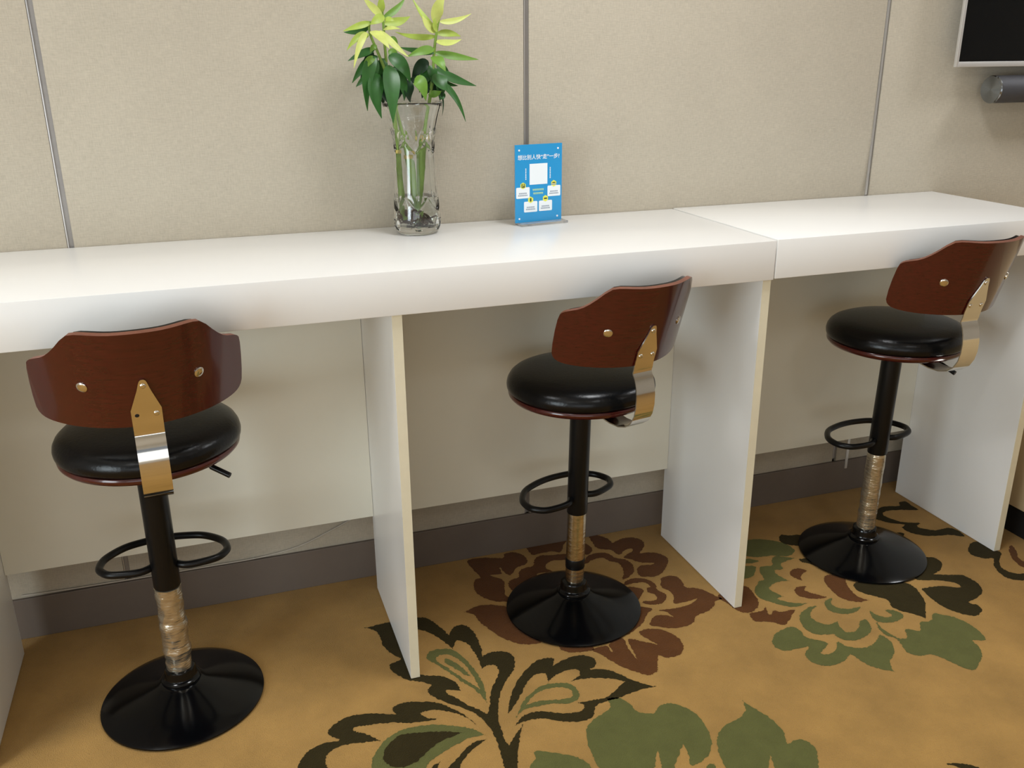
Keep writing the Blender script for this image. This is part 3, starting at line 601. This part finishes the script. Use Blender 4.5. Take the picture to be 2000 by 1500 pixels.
for k, d in plants.items():
    Y = VY+d['dy']
    S = [at(u, v, Y) for u, v in d['stalk']]
    base = S[0].copy()
    t = thing('bamboo', d['label'], 'plant', base)
    loc = lambda p: Vector(p)-base
    # cane with swollen nodes
    C = catmull([tuple(loc(p)) for p in S], 8, closed=False)
    rad = [d['sr']*(0.80+0.20*min(1, i/12))*(1.13 if i % 6 == 0 else 1.0) for i in range(len(C))]
    cane = obj('cane', tube(C, 0, 16, radii=rad), M['stalk'], t, smooth=60)
    top = Vector(C[-1])
    obj('cane_top', tube([top-Vector((0, 0, 0.004)), top+Vector((0, 0, 0.004))], d['sr']*1.18, 16), M['node'], cane, smooth=60)
    SP = [loc(at(*Z7(x, y), Y)) for x, y in d['stem']]
    SP = [top-Vector((0, 0, 0.012)), (top+SP[0])/2]+SP
    SC = catmull([tuple(p) for p in SP], 6, closed=False)
    obj('shoot', tube(SC, 0, 10, radii=[0.0048-0.0022*i/len(SC) for i in range(len(SC))]), M['stalk'], t, smooth=60)
    # roots at the foot
    rnd = random.Random(len(k)); bm = bmesh.new()
    for q in range(24):
        a = rnd.uniform(0, 2*PI); L = rnd.uniform(0.012, 0.034)
        pts = [Vector((0, 0, 0.004)), Vector((math.cos(a)*L*0.5, math.sin(a)*L*0.5, rnd.uniform(0.0, 0.026))), Vector((math.cos(a)*L, math.sin(a)*L, rnd.uniform(-0.004, 0.016)))]
        # keep inside the glass
        pts2 = []
        for p in pts:
            w = p+base-Vector((VX, VY, H)); rr = math.hypot(w.x, w.y); mx = 0.040
            if rr > mx: w.x *= mx/rr; w.y *= mx/rr
            w.z = max(w.z, 0.023); pts2.append(w+Vector((VX, VY, H))-base)
        tube(catmull([tuple(p) for p in pts2], 4, closed=False), rnd.uniform(0.0014, 0.0028), 6, bm=bm)
    ro = obj('roots', bm, M['root'], t, smooth=60); ro['kind'] = 'stuff'
    for (pk, a, b, c, w, colr, da, dc) in LV:
        if pk != k: continue
        A, B, Cc = at(*Z7(*a), Y+da), at(*Z7(*b), Y+(da+dc)/2-0.012), at(*Z7(*c), min(0.525, Y+dc))
        obj('leaf', leaf_bm(loc(A), loc(B), loc(Cc), w/6.25*ZPX), M[colr], t, smooth=60)

# ------------------------------------------------------------------ sign in its acrylic stand
sg = thing('sign_stand', 'blue printed card in a clear acrylic stand on the white counter', 'sign', (0.868, 0.438, H), 0.13)
SW, SH = 0.141, 0.207
obj('foot', nbox(-0.064, 0.078, -0.026, 0.016, 0.0003, 0.0068, bev=0.0010), M['acrylic'], sg)
obj('sleeve_sheet', nbox(-SW/2-0.001, SW/2+0.001, 0.0012, 0.003, 0.0070, SH+0.004), M['acrylic'], sg)
card = obj('card', nbox(-SW/2, SW/2, -0.0010, 0.0010, 0.0070, SH+0.0035), M['blue'], sg)
sx_ = lambda u: (u-0.5)*SW
sz_ = lambda v: 0.004+SH*(1-v)
def flat(name, poly, m, d):
    bm = bmesh.new(); vs = [bm.verts.new((sx_(u), -0.0010-d, sz_(v))) for u, v in poly]
    f = bm.faces.new(vs); r = bmesh.ops.extrude_face_region(bm, geom=[f])
    for v in r['geom']:
        if isinstance(v, bmesh.types.BMVert): v.co.y += d-0.00005
    return obj(name, bm, m, card)
def rrect(u0, u1, v0, v1, r=0.012):
    A = SH/SW; out = []
    for cu, cv, a0 in ((u1-r, v0+r/A, -90), (u1-r, v1-r/A, 0), (u0+r, v1-r/A, 90), (u0+r, v0+r/A, 180)):
        for k in range(5):
            a = math.radians(a0+k*22.5); out.append((cu+r*math.cos(a), cv+r/A*math.sin(a)))
    return out
def hexa(u, v, r): return [(u+r*math.sin(k*PI/3), v-r*SW/SH*math.cos(k*PI/3)) for k in range(6)]
def circ(u, v, r, n=16): return [(u+r*math.cos(2*PI*k/n), v+r*SW/SH*math.sin(2*PI*k/n)) for k in range(n)]
for u, v in ((0.085, 0.070), (0.91, 0.065), (0.085, 0.935), (0.905, 0.935)): flat('corner_stud', circ(u, v, 0.018), M['paper'], 0.0008)
flat('white_square', [(0.305, 0.245), (0.685, 0.245), (0.685, 0.508), (0.305, 0.508)], M['paper'], 0.0004)
cards = [(0.02, 0.305, 0.535, 0.675, 0.165, 0.515), (0.69, 0.97, 0.535, 0.672, 0.825, 0.510), (0.185, 0.47, 0.72, 0.857, 0.325, 0.700), (0.505, 0.79, 0.72, 0.855, 0.645, 0.695)]
for u0, u1, v0, v1, hu, hv in cards:
    flat('white_box', rrect(u0, u1, v0, v1, 0.02), M['paper'], 0.0004)
    flat('yellow_hexagon', hexa(hu, hv, 0.062), M['yellow'], 0.0007)
    for q, (wl2, vv) in enumerate(((0.085, 0.55), (0.10, 0.74))):
        v = v0+(v1-v0)*vv; um = (u0+u1)/2
        k = 0
        for q2 in range(8):
            du = wl2*2/8; a = um-wl2+du*q2
            flat('print_mark', [(a, v-0.009), (a+du*0.72, v-0.009), (a+du*0.72, v+0.008), (a, v+0.008)], M['greyink'], 0.00055)
def text(name, s, u, v, size, m, d, align='CENTER', rz=False):
    cu = bpy.data.curves.new(name, 'FONT'); cu.body = s; cu.size = size; cu.align_x = align; cu.align_y = 'CENTER'; cu.extrude = 0.00003
    o = bpy.data.objects.new(name, cu); COL.objects.link(o); o.parent = card
    o.location = (sx_(u), -0.0010-d, sz_(v)); o.rotation_euler = (PI/2, 0, 0)
    cu.offset = size*0.012
    cu.materials.append(m); bpy.context.view_layer.update()
    me = bpy.data.meshes.new_from_object(o.evaluated_get(bpy.context.evaluated_depsgraph_get()))
    n = bpy.data.objects.new(name, me); COL.objects.link(n); n.parent = card; n.location = o.location; n.rotation_euler = o.rotation_euler
    bpy.data.objects.remove(o); n.name = name; return n
text('heading', '想比别人快“走”一步?', 0.50, 0.165, 0.0137, M['paper'], 0.0003)
text('icon_p', 'P', 0.165, 0.515, 0.011, M['yellow'], 0.00095)
flat('icon_square', rrect(0.130, 0.200, 0.490, 0.540, 0.008), M['ink'], 0.0008)
flat('icon_device', rrect(0.308, 0.342, 0.677, 0.722, 0.008), M['ink'], 0.0008)
flat('icon_car', rrect(0.790, 0.860, 0.492, 0.505, 0.010), M['ink'], 0.0008)
flat('icon_car_body', rrect(0.775, 0.875, 0.512, 0.528, 0.006), M['greyink'], 0.0008)
flat('icon_ticket', rrect(0.612, 0.678, 0.686, 0.704, 0.006), M['ink'], 0.0008)
for v, n in ((0.578, 9), (0.624, 8)):                           # two short pale lines, too small to read
    for q in range(n):
        w = 0.024; a = 0.49-n*w*1.12/2+q*w*1.12
        flat('print_mark', [(a, v-0.013), (a+w, v-0.013), (a+w, v-0.004), (a, v-0.004)], M['pale'], 0.0003)
        flat('print_mark', [(a+w*0.3, v-0.003), (a+w*0.8, v-0.003), (a+w*0.8, v+0.011), (a+w*0.3, v+0.011)], M['pale'], 0.0003)
for u in (0.225, 0.745):                                        # two small upright lines of print beside the square
    for q in range(7):
        v = 0.30+q*0.021
        flat('print_mark', [(u-0.010, v), (u+0.010, v), (u+0.010, v+0.014), (u-0.010, v+0.014)], M['paper'], 0.0003)

# ------------------------------------------------------------------ television and sound bar
TX, TY = 2.236, 0.462
tv = thing('television', 'flat black television with thin silver bezel on the fabric wall', 'television', (TX, TY, 1.438))
TW, TH = 1.24, 0.725
obj('case', nbox(0.07, TW-0.07, 0.0058, 0.040, 0.03, TH-0.020, bev=0.003), M['tvback'], tv)
obj('screen', nbox(0.009, TW-0.009, 0.002, 0.0058, 0.0155, TH-0.009), M['screen'], tv)
bm = bmesh.new()
box(bm, 0, 0.009, -0.001, 0.010, 0, TH, bev=0.001); box(bm, TW-0.009, TW, -0.001, 0.010, 0, TH, bev=0.001)
box(bm, 0.009, TW-0.009, -0.001, 0.010, 0, 0.0155, bev=0.001); box(bm, 0.009, TW-0.009, -0.001, 0.010, TH-0.009, TH, bev=0.001)
obj('bezel', bm, M['silver'], tv, smooth=40)
obj('wall_mount', nbox(0.42, 0.82, 0.040, YB-TY, 0.2, 0.52), M['tvback'], tv)
sb = thing('sound_bar', 'grey cylindrical sound bar with brushed metal end, under the television', 'speaker', (2.395, 0.470, 1.370))
obj('body', lathe([(0.0405, 0.006), (0.0415, 0.008), (0.0415, 0.90), (0.0405, 0.902)], 64, axis='x'), M['bar'], sb, smooth=40)
obj('end_cap', lathe([(0.0012+0.0385*i/90, -0.0006+0.00016*(i % 2)) for i in range(91)]+[(0.0405, 0.0008), (0.0422, 0.003), (0.0422, 0.0055), (0.041, 0.0065)], 96, axis='x'), M['barend'], sb)
obj('end_cap', lathe([(0.041, 0.9015), (0.0422, 0.903), (0.0405, 0.907), (0.006, 0.909)], 64, axis='x'), M['barend'], sb, smooth=25)
for x in (0.2, 0.7): obj('wall_bracket', nbox(x-0.02, x+0.02, 0.036, YB-0.470, -0.012, 0.012), M['tvback'], sb)

# ------------------------------------------------------------------ cable and low cabinet
P = [(-0.57, 0.13), (-0.45, 0.1262), (-0.30, 0.1245), (-0.10, 0.1242), (0.05, 0.1255), (0.16, 0.140), (0.25, 0.172), (0.33, 0.205), (0.40, 0.225)]
cb_ = obj('cable', tube(catmull([(x, YB-0.0045, z) for x, z in P], 8, closed=False), 0.0020, 8), M['wire'], smooth=60)
cb_['label'] = 'thin pale cable trailing along the skirting behind the left bar stool'; cb_['category'] = 'cable'
lc = thing('low_cabinet', 'beige low cabinet on black plinth beyond the right end of counter', 'cabinet', (2.37, -0.7, 0))
obj('body', nbox(0, 0.45, 0, 1.18, 0.100, 0.74, bev=0.006), M['cab'], lc, smooth=40)
obj('plinth', nbox(0.02, 0.44, 0.02, 1.16, 0.0015, 0.0998), M['black'], lc)
